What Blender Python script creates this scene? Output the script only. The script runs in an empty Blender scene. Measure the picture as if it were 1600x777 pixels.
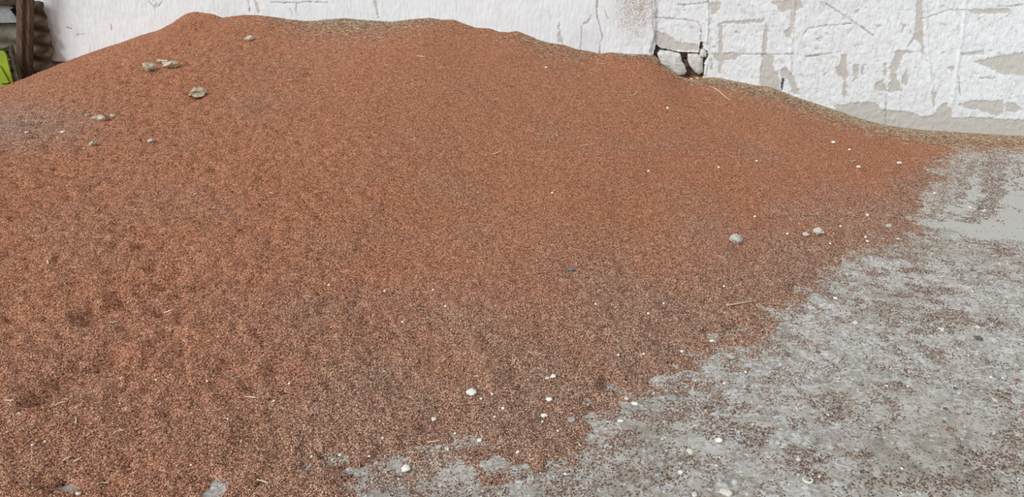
import bpy, bmesh, math, random
import numpy as np
from mathutils import Vector, Matrix

random.seed(7)
RNG = np.random.default_rng(11)
SC = bpy.context.scene
COL = SC.collection

# ------------------------------------------------------------------ camera
FPX, EYE = 1186.0, 1.6
PITCH, ROLL = math.radians(23.0), math.radians(1.2)
_F = np.array([0, math.cos(PITCH), -math.sin(PITCH)])
_R0 = np.array([1.0, 0, 0])
_U0 = np.array([0, math.sin(PITCH), math.cos(PITCH)])
_R = _R0 * math.cos(ROLL) + _U0 * math.sin(ROLL)
_U = _U0 * math.cos(ROLL) - _R0 * math.sin(ROLL)
EYEP = np.array([0, 0, EYE])
cam_data = bpy.data.cameras.new('camera')
cam = bpy.data.objects.new('camera', cam_data)
COL.objects.link(cam)
cam_data.sensor_width = 36.0
cam_data.lens = 36.0 * FPX / 1600.0
cam_data.clip_start = 0.05
cam.matrix_world = Matrix(((_R[0], _U[0], -_F[0], 0), (_R[1], _U[1], -_F[1], 0),
                           (_R[2], _U[2], -_F[2], EYE), (0, 0, 0, 1)))
SC.camera = cam

# ------------------------------------------------------------------ light
world = bpy.data.worlds.new('overcast_sky')
SC.world = world
world.use_nodes = True
bg = world.node_tree.nodes['Background']
bg.inputs['Color'].default_value = (0.93, 0.97, 1.0, 1)
bg.inputs['Strength'].default_value = 0.60
sun_d = bpy.data.lights.new('soft_daylight', 'SUN')
sun_d.energy = 2.5
sun_d.angle = math.radians(32)
sun_d.color = (0.97, 0.99, 0.995)
sun = bpy.data.objects.new('soft_daylight', sun_d)
COL.objects.link(sun)
sun.rotation_euler = Vector((0.58, 0.52, -0.56)).to_track_quat('-Z', 'Y').to_euler()
SC.view_settings.view_transform = 'Standard'
SC.view_settings.look = 'None'
SC.view_settings.gamma = 1.0
SC.view_settings.use_curve_mapping = False
SC.view_settings.exposure = 0.0


# ------------------------------------------------------------------ helpers
def ray(x, y):
    return _F + _R * ((x - 800.0) / FPX) - _U * ((y - 388.5) / FPX)

def floor_at(x, y):
    d = ray(x, y)
    return EYEP + d * (-EYE / d[2])

YAW = math.radians(5.0)
E_ = np.array([math.cos(YAW), -math.sin(YAW), 0])      # along the wall, to the right
N_ = np.array([-math.sin(YAW), -math.cos(YAW), 0])     # out of the wall, to the viewer
_b = floor_at(1600, 217)
O_ = np.array([0, _b[1] + _b[0] * math.tan(YAW), 0])   # wall line meets the floor here

def wall_at(x, y, t=0.0):                               # pixel -> (s, z) on the wall plane
    d = ray(x, y)
    k = ((O_ + N_ * t - EYEP) @ N_) / (d @ N_)
    P = EYEP + d * k
    return (P - O_) @ E_, P[2]

def W(s, t, z):                                         # wall frame -> world
    return np.asarray(s)[..., None] * E_ + np.asarray(t)[..., None] * N_ + np.asarray(z)[..., None] * np.array([0, 0, 1.0]) + O_

def st_of(P):
    return (P - O_) @ E_, (P - O_) @ N_

def _hash(ix, iy, seed):
    n = (ix.astype(np.int64) * 374761393 + iy.astype(np.int64) * 668265263 + seed * 974634541) & 0x7fffffff
    n = ((n ^ (n >> 13)) * 1274126177) & 0x7fffffff
    n = (n ^ (n >> 16)) & 0x7fffffff
    return n / float(0x7fffffff)

def vnoise(x, y, seed=0):
    x = np.asarray(x, float); y = np.asarray(y, float)
    ix, iy = np.floor(x), np.floor(y)
    fx, fy = x - ix, y - iy
    fx = fx * fx * fx * (fx * (fx * 6 - 15) + 10); fy = fy * fy * fy * (fy * (fy * 6 - 15) + 10)
    gx, gy = x - ix, y - iy
    def dot(i, j):
        an = _hash(ix + i, iy + j, seed) * 6.2831853
        return np.cos(an) * (gx - i) + np.sin(an) * (gy - j)
    a, b, c, d = dot(0, 0), dot(1, 0), dot(0, 1), dot(1, 1)
    return 0.5 + 0.85 * ((a * (1 - fx) + b * fx) * (1 - fy) + (c * (1 - fx) + d * fx) * fy)

def fbm(x, y, octv=4, seed=0, gain=0.5):
    v, a, n = 0.0, 1.0, 0.0
    x = np.asarray(x, float); y = np.asarray(y, float)
    for o in range(octv):
        ca, sa = math.cos(0.5 + 1.3 * o), math.sin(0.5 + 1.3 * o)
        v = v + a * vnoise((x * ca - y * sa) * 2 ** o + 17.3 * o, (x * sa + y * ca) * 2 ** o - 9.1 * o, seed + o * 13)
        n += a; a *= gain
    return v / n                                        # 0..1, mean .5

def sstep(a, b, x):
    t = np.clip((x - a) / (b - a), 0, 1)
    return t * t * (3 - 2 * t)

def link(o, parent=None):
    COL.objects.link(o)
    if parent is not None:
        o.parent = parent
    return o

def mesh_obj(name, verts, faces, mat=None, parent=None, smooth=True):
    me = bpy.data.meshes.new(name)
    me.from_pydata([tuple(v) for v in verts], [], [tuple(f) for f in faces])
    me.update()
    if smooth:
        me.polygons.foreach_set('use_smooth', [True] * len(me.polygons))
    if mat: me.materials.append(mat)
    return link(bpy.data.objects.new(name, me), parent)

def grid_obj(name, P, keep, mat, attrs=None, parent=None):
    """P: (n,m,3) vertex grid, keep: (n-1,m-1) bool of the quads that exist."""
    n, m = P.shape[:2]
    idx = np.arange(n * m).reshape(n, m)
    q = np.stack([idx[:-1, :-1], idx[1:, :-1], idx[1:, 1:], idx[:-1, 1:]], -1)[keep]
    used = np.unique(q)
    remap = np.full(n * m, -1, np.int64); remap[used] = np.arange(len(used))
    q = remap[q]
    V = P.reshape(-1, 3)[used]
    me = bpy.data.meshes.new(name)
    me.vertices.add(len(V)); me.vertices.foreach_set('co', V.astype(np.float32).ravel())
    me.loops.add(q.size); me.loops.foreach_set('vertex_index', q.astype(np.int32).ravel())
    me.polygons.add(len(q))
    me.polygons.foreach_set('loop_start', (np.arange(len(q)) * 4).astype(np.int32))
    me.polygons.foreach_set('use_smooth', np.ones(len(q), bool))
    me.update(calc_edges=True)
    for k, a in (attrs or {}).items():
        at = me.attributes.new(k, 'FLOAT', 'POINT')
        at.data.foreach_set('value', a.reshape(-1)[used].astype(np.float32))
    if mat: me.materials.append(mat)
    return link(bpy.data.objects.new(name, me), parent)

def tag(o, label=None, cat=None, group=None, kind=None):
    if label: o['label'] = label
    if cat: o['category'] = cat
    if group: o['group'] = group
    if kind: o['kind'] = kind
    return o

def empty(name, loc):
    o = bpy.data.objects.new(name, None)
    o.location = tuple(loc); o.empty_display_size = 0.05
    return link(o)


# ------------------------------------------------------------------ material helpers
class NT:
    def __init__(s, name, rough=0.9, spec=0.2):
        s.m = bpy.data.materials.new(name); s.m.use_nodes = True
        s.t = s.m.node_tree; s.b = s.t.nodes['Principled BSDF']
        s.b.inputs['Roughness'].default_value = rough
        s.b.inputs['Specular IOR Level'].default_value = spec
    def n(s, typ, **kw):
        nd = s.t.nodes.new(typ)
        for k, v in kw.items():
            if k.startswith('_'): setattr(nd, k[1:], v)
            else:
                i = nd.inputs[k if not k.startswith('i') or not k[1:].isdigit() else int(k[1:])]
                if isinstance(v, bpy.types.NodeSocket): s.t.links.new(v, i)
                else: i.default_value = v
        return nd
    def l(s, a, b): s.t.links.new(a, b)
    def coord(s, scale=(1, 1, 1)):
        tc = s.n('ShaderNodeTexCoord'); mp = s.n('ShaderNodeMapping', Vector=tc.outputs['Object'], Scale=scale)
        return mp.outputs[0]
    def attr(s, name, typ='GEOMETRY'):
        return s.n('ShaderNodeAttribute', _attribute_name=name, _attribute_type=typ).outputs['Fac']
    def noise(s, scale, detail=4, rough=0.55, vec=None, dist=0):
        kw = dict(Scale=scale, Detail=detail, Roughness=rough, Distortion=dist)
        if vec is not None: kw['Vector'] = vec
        return s.n('ShaderNodeTexNoise', **kw).outputs['Fac']
    def ramp(s, fac, stops, interp='LINEAR'):
        r = s.n('ShaderNodeValToRGB', Fac=fac); cr = r.color_ramp; cr.interpolation = interp
        while len(cr.elements) < len(stops): cr.elements.new(0.5)
        for e, (p, c) in zip(cr.elements, stops):
            e.position = p; e.color = (*c, 1) if len(c) == 3 else c
        return r.outputs[0]
    def mix(s, fac, a, b, mode='MIX'):
        m = s.n('ShaderNodeMix', _data_type='RGBA', _blend_type=mode)
        for sock, v in ((m.inputs[0], fac), (m.inputs[6], a), (m.inputs[7], b)):
            if isinstance(v, bpy.types.NodeSocket): s.t.links.new(v, sock)
            else: sock.default_value = (*v, 1) if isinstance(v, tuple) and len(v) == 3 else v
        return m.outputs[2]
    def math(s, op, a, b=0.0, clamp=False):
        m = s.n('ShaderNodeMath', _operation=op, _use_clamp=clamp)
        for sock, v in ((m.inputs[0], a), (m.inputs[1], b)):
            if isinstance(v, bpy.types.NodeSocket): s.t.links.new(v, sock)
            else: sock.default_value = v
        return m.outputs[0]
    def step(s, v, a, b):
        r = s.n('ShaderNodeMapRange', Value=v, _interpolation_type='SMOOTHSTEP'); r.inputs[1].default_value = a; r.inputs[2].default_value = b
        return r.outputs[0]
    def color(s, c):
        if isinstance(c, bpy.types.NodeSocket): s.l(c, s.b.inputs['Base Color'])
        else: s.b.inputs['Base Color'].default_value = (*c, 1)
    def bump(s, h, strength=0.5, dist=0.01):
        b = s.n('ShaderNodeBump', Height=h, Strength=strength, Distance=dist)
        s.l(b.outputs[0], s.b.inputs['Normal']); return b

def srgb(r, g, b):
    f = lambda c: (c / 255 / 12.92) if c / 255 <= 0.04045 else ((c / 255 + 0.055) / 1.055) ** 2.4
    return (f(r), f(g), f(b))

GRAIN_STOPS = [(0.0, srgb(77, 44, 31)), (0.14, srgb(124, 74, 53)), (0.36, srgb(165, 106, 79)),
               (0.62, srgb(190, 128, 95)), (0.82, srgb(209, 152, 117)), (0.93, srgb(229, 184, 144)), (1.0, srgb(234, 224, 188))]
SPILL_STOPS = [(0.0, srgb(58, 44, 38)), (0.3, srgb(96, 72, 62)), (0.6, srgb(130, 99, 85)), (0.85, srgb(158, 128, 110)), (1.0, srgb(200, 182, 160))]
DUST_STOPS = [(0.0, srgb(70, 51, 44)), (0.2, srgb(116, 85, 72)), (0.5, srgb(161, 123, 104)),
              (0.75, srgb(191, 159, 138)), (0.9, srgb(218, 200, 178)), (1.0, srgb(243, 236, 218))]
CHAFF_STOPS = [(0.0, srgb(98, 74, 58)), (0.35, srgb(156, 124, 98)), (0.7, srgb(200, 174, 142)), (1.0, srgb(236, 222, 196))]

def mat_heap():
    k = NT('grain_bed', 0.8, 0.15)
    v = k.coord((1, 1, 1))
    vo = k.n('ShaderNodeTexVoronoi', Vector=v, Scale=230.0)
    r = k.n('ShaderNodeSeparateColor', Color=vo.outputs['Color']).outputs[0]
    mot = k.noise(34.0, 3, 0.6, v)
    f = k.math('ADD', k.math('MULTIPLY', r, 0.86), k.math('MULTIPLY', k.math('SUBTRACT', mot, 0.5), 0.5), True)
    g = k.ramp(f, GRAIN_STOPS); d = k.ramp(f, DUST_STOPS); c = k.ramp(f, CHAFF_STOPS)
    col = k.mix(k.attr('dust'), g, d)
    col = k.mix(k.attr('chaff'), col, c)
    k.color(col)
    k.bump(k.math('SUBTRACT', 1.0, vo.outputs['Distance']), 0.9, 0.004)
    return k.m

def mat_random(name, stops, rough=0.75, spec=0.25, island=False):
    k = NT(name, rough, spec)
    rnd = k.n('ShaderNodeNewGeometry').outputs['Random Per Island'] if island else k.n('ShaderNodeObjectInfo').outputs['Random']
    k.color(k.ramp(rnd, stops))
    return k.m

def mat_grain():
    k = NT('grain_kernel', 0.6, 0.3)
    rnd = k.n('ShaderNodeObjectInfo').outputs['Random']
    k.color(k.mix(k.attr('dusty', 'INSTANCER'), k.ramp(rnd, GRAIN_STOPS), k.ramp(rnd, DUST_STOPS)))
    return k.m

def mat_spill():
    k = NT('spilled_kernel', 0.7, 0.25)
    rnd = k.n('ShaderNodeObjectInfo').outputs['Random']
    k.color(k.mix(k.attr('dusty', 'INSTANCER'), k.ramp(rnd, SPILL_STOPS), k.ramp(rnd, DUST_STOPS)))
    return k.m

def mat_wall():
    k = NT('whitewashed_plaster', 0.92, 0.1)
    v = k.coord()
    vs = k.coord((9, 9, 1.6))
    fine = k.noise(60, 5, 0.65, v); streak = k.noise(4.5, 5, 0.7, vs)
    big = k.noise(2.2, 4, 0.6, v)
    white = k.mix(k.step(streak, 0.42, 0.72), srgb(238, 241, 243), srgb(224, 227, 229))
    white = k.mix(k.math('MULTIPLY', k.step(big, 0.5, 0.75), 0.5), white, srgb(216, 218, 221))
    rough = k.attr('rough')
    blot = k.step(k.noise(20, 8, 0.8, v, 0.8), 0.5, 0.66)
    white = k.mix(k.math('MULTIPLY', k.math('MULTIPLY', blot, rough), 0.55), white, srgb(188, 185, 180))
    speck = k.step(k.noise(48, 3, 0.6, v), 0.64, 0.72)
    white = k.mix(k.math('MULTIPLY', speck, k.math('ADD', k.math('MULTIPLY', rough, 0.5), 0.14)), white, srgb(160, 156, 152))
    plaster = k.mix(fine, srgb(186, 182, 174), srgb(216, 213, 206))
    col = k.mix(k.attr('peel'), white, plaster)
    st = k.attr('stain')
    stn = k.step(k.noise(95, 3, 0.7, v), 0.47, 0.6)
    col = k.mix(k.math('MULTIPLY', st, stn), col, srgb(138, 116, 100))
    col = k.mix(k.math('MULTIPLY', st, 0.3), col, srgb(196, 182, 170))
    col = k.mix(k.attr('crack'), col, srgb(142, 137, 130))
    col = k.mix(k.attr('bare'), col, srgb(168, 158, 144))
    k.color(col)
    k.bump(k.math('ADD', fine, k.math('MULTIPLY', blot, -0.4)), 0.4, 0.003)
    return k.m

def mat_floor():
    k = NT('worn_concrete', 0.92, 0.12)
    v = k.coord()
    big = k.noise(1.7, 5, 0.62, v); mid = k.noise(7.0, 8, 0.75, v, 0.8); fine = k.noise(75, 5, 0.7, v)
    flake = k.noise(30, 8, 0.78, v, 1.2)
    grit = k.n('ShaderNodeTexVoronoi', Vector=v, Scale=95.0)
    gr = k.n('ShaderNodeSeparateColor', Color=grit.outputs['Color']).outputs[0]
    rough = k.mix(k.step(mid, 0.38, 0.62), srgb(185, 176, 162), srgb(225, 218, 208))
    rough = k.mix(k.math('MULTIPLY', k.step(flake, 0.48, 0.58), k.step(big, 0.34, 0.56)), rough, srgb(243, 243, 242))
    rough = k.mix(k.math('MULTIPLY', k.step(k.noise(46, 6, 0.75, v, 1.0), 0.55, 0.66), 0.4), rough, srgb(169, 160, 149))
    rough = k.mix(k.math('MULTIPLY', k.step(k.noise(3.2, 4, 0.6, v), 0.58, 0.74), 0.5), rough, srgb(206, 189, 162))
    rough = k.mix(k.math('MULTIPLY', k.step(gr, 0.80, 0.9), 0.5), rough, srgb(148, 139, 128))
    rough = k.mix(k.math('MULTIPLY', k.step(k.noise(95, 4, 0.7, v), 0.56, 0.66), 0.6), rough, srgb(135, 123, 114))
    rough = k.mix(k.math('MULTIPLY', k.step(gr, 0.06, 0.02), 0.8), rough, srgb(243, 243, 242))
    slab = k.mix(fine, srgb(176, 173, 166), srgb(197, 194, 187))
    slab = k.mix(k.math('MULTIPLY', k.step(big, 0.45, 0.7), 0.4), slab, srgb(180, 173, 162))
    k.color(k.mix(k.attr('smooth'), rough, slab))
    hgt = k.math('ADD', k.math('MULTIPLY', flake, 1.2), k.math('MULTIPLY', fine, 0.5))
    hgt = k.math('MULTIPLY', hgt, k.math('SUBTRACT', 1.0, k.math('MULTIPLY', k.attr('smooth'), 0.8)))
    k.bump(hgt, 0.9, 0.018)
    return k.m

def mat_simple(name, c1, c2, scale=30, rough=0.85, spec=0.2, bump=0.3, vec=(1, 1, 1), dist=0.005):
    k = NT(name, rough, spec); v = k.coord(vec)
    n = k.noise(scale, 5, 0.65, v)
    k.color(k.mix(k.step(n, 0.35, 0.65), c1, c2)); k.bump(n, bump, dist)
    return k.m

M_HEAP, M_GRAIN, M_WALL, M_FLOOR = mat_heap(), mat_grain(), mat_wall(), mat_floor()
M_CHAFF = mat_random('dry_chaff', CHAFF_STOPS, 0.7, 0.2, True)
M_SPILL = mat_spill()
M_STRAW = mat_simple('straw', srgb(205, 186, 150), srgb(232, 220, 190), 80, 0.6)
M_STALK = mat_simple('brown_stalk', srgb(150, 112, 84), srgb(182, 146, 112), 80, 0.7)
M_CLOD = mat_simple('caked_clod', srgb(168, 150, 126), srgb(222, 210, 188), 90, 0.95, 0.1, 0.9)
M_CLODW = mat_simple('pale_clod', srgb(178, 170, 160), srgb(220, 216, 208), 120, 0.95, 0.1, 0.9)
M_WHITE = mat_simple('white_pebble', srgb(222, 218, 208), srgb(240, 238, 231), 60, 0.7, 0.25, 0.2)
M_CREAM = mat_simple('cream_pebble', srgb(206, 198, 184), srgb(226, 220, 208), 60, 0.7, 0.25, 0.2)
M_GREY = mat_simple('grey_stone', srgb(138, 134, 130), srgb(170, 166, 160), 50, 0.8, 0.2, 0.4)
M_DARK = mat_simple('dark_stone', srgb(84, 82, 78), srgb(112, 110, 106), 60, 0.8, 0.2, 0.5)
M_SLATE = mat_simple('slate_chip', srgb(98, 98, 100), srgb(126, 126, 128), 60, 0.7, 0.2, 0.4)
M_RUST = mat_simple('red_chip', srgb(132, 86, 68), srgb(156, 110, 88), 60, 0.8, 0.2, 0.3)
M_GRIT = mat_random('floor_grit', [(0, srgb(120, 112, 104)), (0.4, srgb(170, 164, 155)), (0.75, srgb(205, 200, 190)), (1, srgb(238, 235, 226))], 0.85)
M_BSTONE = mat_simple('wall_rubble', srgb(196, 194, 188), srgb(224, 223, 218), 28, 0.95, 0.1, 0.7, dist=0.01)
M_BSTONE2 = mat_simple('wall_rubble_dark', srgb(112, 100, 86), srgb(150, 138, 122), 30, 0.95, 0.1, 0.7, dist=0.01)

# ------------------------------------------------------------------ the heap's height field (wall frame: s along, t out)
RIDGE = [(-60, 158), (0, 140), (20, 136), (45, 125), (75, 111), (100, 100), (125, 88), (150, 79), (170, 72), (195, 64), (225, 53), (250, 46), (275, 34),
         (285, 25), (295, 19), (308, 16.5), (322, 19), (333, 20), (343, 24), (350, 26.5), (365, 24), (385, 21.5), (405, 22), (430, 25), (450, 28.5),
         (485, 31.5), (515, 29), (540, 26.5), (560, 29), (615, 32.5), (640, 29), (672, 26), (690, 29), (710, 29), (725, 35), (745, 42), (765, 42.5),
         (780, 48), (795, 49), (808, 46.5), (825, 53), (840, 60), (860, 66), (880, 68), (900, 75), (920, 78), (937, 82.5), (955, 80), (985, 83),
         (1010, 83), (1025, 87), (1031, 100), (1045, 107), (1060, 118), (1078, 124), (1095, 122), (1115, 120.5), (1135, 124), (1165, 130),
         (1185, 134), (1200, 135), (1225, 144), (1245, 152), (1275, 162), (1300, 170), (1330, 181), (1360, 190), (1385, 196), (1420, 201), (1450, 204),
         (1500, 207), (1560, 211), (1600, 213), (1720, 222), (1900, 236)]
_rs = np.array([wall_at(*p) for p in RIDGE])
R_S, R_Z = _rs[:, 0], np.maximum(_rs[:, 1], 0.012)
TOE = [(1640, 234), (1560, 236), (1500, 238), (1472, 262), (1450, 300), (1418, 352), (1340, 392), (1262, 425), (1235, 468), (1195, 505), (1150, 535), (1080, 562),
       (1010, 592), (960, 628), (915, 662), (870, 690), (820, 704), (740, 716), (640, 728), (560, 742), (480, 760), (400, 776)]
_toe = np.array([st_of(floor_at(*p)) for p in TOE])
_o = np.argsort(_toe[:, 0])
T_S, T_T = _toe[_o, 0], np.maximum.accumulate(_toe[_o, 1][::-1])[::-1]
T_S = np.concatenate([[T_S[0] - 7, T_S[0] - 2.0, T_S[0] - 0.5], T_S, [T_S[-1] + 1.5]])
T_T = np.concatenate([[T_T[0] + 0.5, T_T[0] + 0.5, T_T[0] + 0.28], T_T, [max(0.16, T_T[-1] * 0.9)]])
_sg = np.arange(R_S[0] - 3.0, R_S[-1] + 1.0, 0.01)
_hg = np.interp(_sg, R_S, R_Z)
_hg[_sg < R_S[0]] = np.maximum(0.05, R_Z[0] + (_sg[_sg < R_S[0]] - R_S[0]) * 0.28)
def _blur(a, sig):
    r = int(sig * 3); w = np.exp(-0.5 * (np.arange(-r, r + 1) / sig) ** 2); w /= w.sum()
    return np.convolve(np.pad(a, r, mode='edge'), w, 'valid')
_h2, _h3 = _blur(_hg, 9), _blur(_hg, 30)
_tg = _blur(np.interp(_sg, T_S, T_T), 6)

WALL_L = wall_at(56, 60)[0]                              # the wall's left end
HOLE_S = (wall_at(1064, 110)[0], wall_at(1100, 110)[0])

FOOT = [((142, 492), (262, 442), 0.085, 0.04), ((70, 618), (172, 562), 0.09, 0.04), ((240, 417), (296, 407), 0.05, 0.028),
        ((195, 572), (258, 528), 0.06, 0.018), ((700, 470), (770, 450), 0.06, 0.007), ((520, 560), (600, 540), 0.06, 0.008)]

def base_h(s, t):
    h1 = np.interp(s, _sg, _hg); h2 = np.interp(s, _sg, _h2); h3 = np.interp(s, _sg, _h3)
    w = sstep(0.0, 0.22, t); w2 = sstep(0.15, 1.3, t)
    H = (h1 * (1 - w) + h2 * w) * (1 - w2) + h3 * w2
    T = np.interp(s, _sg, _tg)
    tau = np.clip(t, 0, None) / T
    g = np.where(tau < 1, (1 - np.minimum(tau, 1)) ** 1.12, -(tau - 1) * 0.35)
    z = H * g
    z = np.where(tau > 1, -(tau - 1) * T * 0.10, z)
    return np.where((t < 0) & (s < WALL_L), z + t * 0.30, np.where(t < 0, z - t * 0.12, z)), tau, T

def pix_of(P):
    d = P - EYEP
    c = d @ _F
    return 800 + FPX * (d @ _R) / c, 388.5 - FPX * (d @ _U) / c

def pits(x, y, cell, seed):
    ix, iy = np.floor(x / cell), np.floor(y / cell)
    out = np.zeros_like(x)
    for a in (-1, 0, 1):
        for b in (-1, 0, 1):
            cx, cy = ix + a, iy + b
            px = (cx + _hash(cx, cy, seed)) * cell; py = (cy + _hash(cx, cy, seed + 5)) * cell
            r = cell * (0.28 + 0.4 * _hash(cx, cy, seed + 9)); dp = _hash(cx, cy, seed + 21) ** 2
            d2 = ((x - px) ** 2 + (y - py) ** 2) / r ** 2
            out = np.minimum(out, -dp * np.exp(-1.6 * d2))
    return out

_foot_st = None
def heap_h(s, t):
    z, tau, T = base_h(s, t)
    P = W(s, t, np.maximum(z, 0))
    px, py = pix_of(P)
    near = sstep(0.0, 0.35, t)
    left = 1 - sstep(380, 800, px + 0.25 * (388 - py))
    z = z + (fbm(s * 1.3, t * 1.3, 3, 3) - 0.5) * 0.05 * near * (1 - sstep(0.75, 1.0, tau))
    z = z + (fbm(s * 9, t * 9, 3, 8) - 0.5) * (0.006 + 0.016 * left) * near
    z = z + pits(s, t, 0.085, 31) * (0.004 + 0.021 * left) * near * (1 - sstep(0.8, 1.0, tau))
    z = z + pits(s, t, 0.05, 77) * (0.003 + 0.019 * left) * near * (1 - sstep(0.8, 1.0, tau))
    # ragged toe
    edge = sstep(0.62, 0.92, tau) * (1 - sstep(1.0, 1.55, tau) * 0.5)
    z = z + ((fbm(s * 3.1, t * 3.1, 4, 41) - 0.5) * 0.07 + (fbm(s * 14, t * 14, 4, 45, 0.65) - 0.5) * 0.045) * edge
    bn = (fbm(s * 17, t * 17, 4, 49, 0.65) - 0.5) * 3.4
    for (bs, bt, ra, rb) in BARE_ST:                     # holes worn through the thin edge
        q = np.hypot((s - bs) / ra, (t - bt) / rb) + bn
        z = z - 0.045 * (1 - sstep(0.2, 1.3, q))
    return z, tau, px, py

BARE = [(1253, 456, 20, 9), (1148, 514, 22, 9), (1112, 520, 14, 5), (1140, 545, 24, 5), (945, 608, 20, 9), (922, 628, 16, 6), (1060, 552, 10, 4),
        (525, 717, 26, 9), (618, 716, 16, 9), (485, 730, 16, 6), (700, 724, 20, 7), (100, 766, 36, 8), (330, 770, 16, 8), (560, 735, 20, 6), (1462, 330, 10, 4), (1410, 300, 6, 3)]
BARE_ST = []
for _x, _y, _w, _h in BARE:
    _p = floor_at(_x, _y); _q = floor_at(_x + _w, _y); _v = floor_at(_x, _y + _h)
    _a = st_of(_p); BARE_ST.append((_a[0], _a[1], float(np.linalg.norm(_q - _p)), float(np.linalg.norm(_v - _p))))

def apply_feet(s, t, z):
    global _foot_st
    if _foot_st is None:
        _foot_st = []
        for a, b, w, d in FOOT:
            pa = hit_heap_base(*a); pb = hit_heap_base(*b)
            _foot_st.append((st_of(pa), st_of(pb), w, d))
    for (sa, ta), (sb, tb), w, d in _foot_st:
        dx, dy = sb - sa, tb - ta; L2 = dx * dx + dy * dy
        k = np.clip(((s - sa) * dx + (t - ta) * dy) / L2, 0, 1)
        dist = np.hypot(s - sa - k * dx, t - ta - k * dy) / w
        dist = dist + (fbm(s * 22, t * 22, 2, 91) - 0.5) * 0.5
        z = z - d * (1.1 - 0.3 * k) * (1 - sstep(0.35, 1.0, dist)) + d * 0.28 * np.exp(-((dist - 1.25) / 0.28) ** 2)
    return z

def hit_heap_base(x, y):
    d = ray(x, y); d = d / np.linalg.norm(d)
    k = np.arange(0.8, 9.0, 0.004)
    P = EYEP + k[:, None] * d
    s, t = st_of(P)
    h, _, _ = base_h(s, t)
    h = np.maximum(h, 0)
    i = np.argmax(P[:, 2] < h)
    return P[i]

DS = 0.012
g_s = np.arange(wall_at(0, 140)[0] - 1.3, wall_at(1600, 213)[0] + 1.2, DS)
g_t = np.concatenate([np.arange(-0.9, -0.02, 0.03), np.arange(0.0, _tg.max() + 0.8, DS)])
GS, GT = np.meshgrid(g_s, g_t, indexing='ij')
GZ, GTAU, GPX, GPY = heap_h(GS, GT)
GZ = apply_feet(GS, GT, GZ)

def heap_z(s, t):                                        # bilinear lookup
    i = np.clip(np.searchsorted(g_s, s) - 1, 0, len(g_s) - 2); j = np.clip(np.searchsorted(g_t, t) - 1, 0, len(g_t) - 2)
    a = np.clip((s - g_s[i]) / (g_s[i + 1] - g_s[i]), 0, 1); b = np.clip((t - g_t[j]) / (g_t[j + 1] - g_t[j]), 0, 1)
    return (GZ[i, j] * (1 - a) + GZ[i + 1, j] * a) * (1 - b) + (GZ[i, j + 1] * (1 - a) + GZ[i + 1, j + 1] * a) * b

# ------------------------------------------------------------------ floor height field
SLAB_A, SLAB_B = floor_at(1418, 352), floor_at(1620, 386)
_sd = (SLAB_B - SLAB_A)[:2]; _sd = _sd / np.linalg.norm(_sd)
def floor_h(x, y):
    side = (y - SLAB_A[1]) * _sd[0] - (x - SLAB_A[0]) * _sd[1]     # + beyond the edge
    side = side + (fbm(x * 4, y * 4, 4, 61) - 0.5) * 0.22
    sm = sstep(-0.03, 0.03, side) * sstep(1.2, 1.8, x)
    rough = (fbm(x * 2.2, y * 2.2, 4, 65) - 0.5) * 0.022 + (fbm(x * 13, y * 13, 3, 66) - 0.5) * 0.014
    return rough * (1 - sm) + sm * (0.006 + (fbm(x * 1.5, y * 1.5, 2, 68) - 0.5) * 0.004) - 0.004, sm

def ground_z(P2):                                        # top of whatever lies at (x, y)
    P = np.array([P2[0], P2[1], 0.0]); s, t = st_of(P)
    hz = float(heap_z(np.array([s]), np.array([t]))[0]) if g_s[0] < s < g_s[-1] and g_t[0] < t < g_t[-1] else -1
    return max(hz, float(floor_h(np.array([P2[0]]), np.array([P2[1]]))[0][0]))

def hit(x, y):                                           # pixel -> point on heap or floor
    d = ray(x, y); d = d / np.linalg.norm(d)
    k = np.arange(1.2, 9.5, 0.003)
    P = EYEP + k[:, None] * d
    s, t = st_of(P)
    h = np.where((s > g_s[0]) & (s < g_s[-1]) & (t < g_t[-1]) & (t > -0.9), heap_z(s, t), -1)
    h = np.maximum(h, floor_h(P[:, 0], P[:, 1])[0])
    i = int(np.argmax(P[:, 2] < h))
    return P[i], float(k[i] * (d @ _F))

def line(a, b, st): return np.arange(a, b, st)
fx = np.concatenate([line(-14, -1.4, 0.6), line(-1.4, 6.2, 0.02), line(6.2, 14, 0.6)])
fy = np.concatenate([line(-6, 1.2, 0.4), line(1.2, 7.6, 0.02), line(7.6, 14, 0.6)])
FX, FY = np.meshgrid(fx, fy, indexing='ij')
FZ, FSM = floor_h(FX, FY)
floor = grid_obj('floor', np.stack([FX, FY, FZ], -1), np.ones((len(fx) - 1, len(fy) - 1), bool), M_FLOOR, {'smooth': FSM})
tag(floor, 'grey worn concrete floor with pale flaking patches', kind='structure')

# ------------------------------------------------------------------ wall
def poly_px(pts): return np.array([wall_at(*p) for p in pts])
def inside(poly, X, Y):
    r = np.zeros(X.shape, bool); n = len(poly)
    for i in range(n):
        x1, y1 = poly[i]; x2, y2 = poly[(i + 1) % n]
        c = ((y1 > Y) != (y2 > Y)) & (X < (x2 - x1) * (Y - y1) / (y2 - y1 + 1e-12) + x1)
        r ^= c
    return r
def polydist(pts, X, Y):
    d = np.full(X.shape, 1e9)
    for (x1, y1), (x2, y2) in zip(pts[:-1], pts[1:]):
        dx, dy = x2 - x1, y2 - y1; k = np.clip(((X - x1) * dx + (Y - y1) * dy) / (dx * dx + dy * dy + 1e-12), 0, 1)
        d = np.minimum(d, np.hypot(X - x1 - k * dx, Y - y1 - k * dy))
    return d

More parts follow.
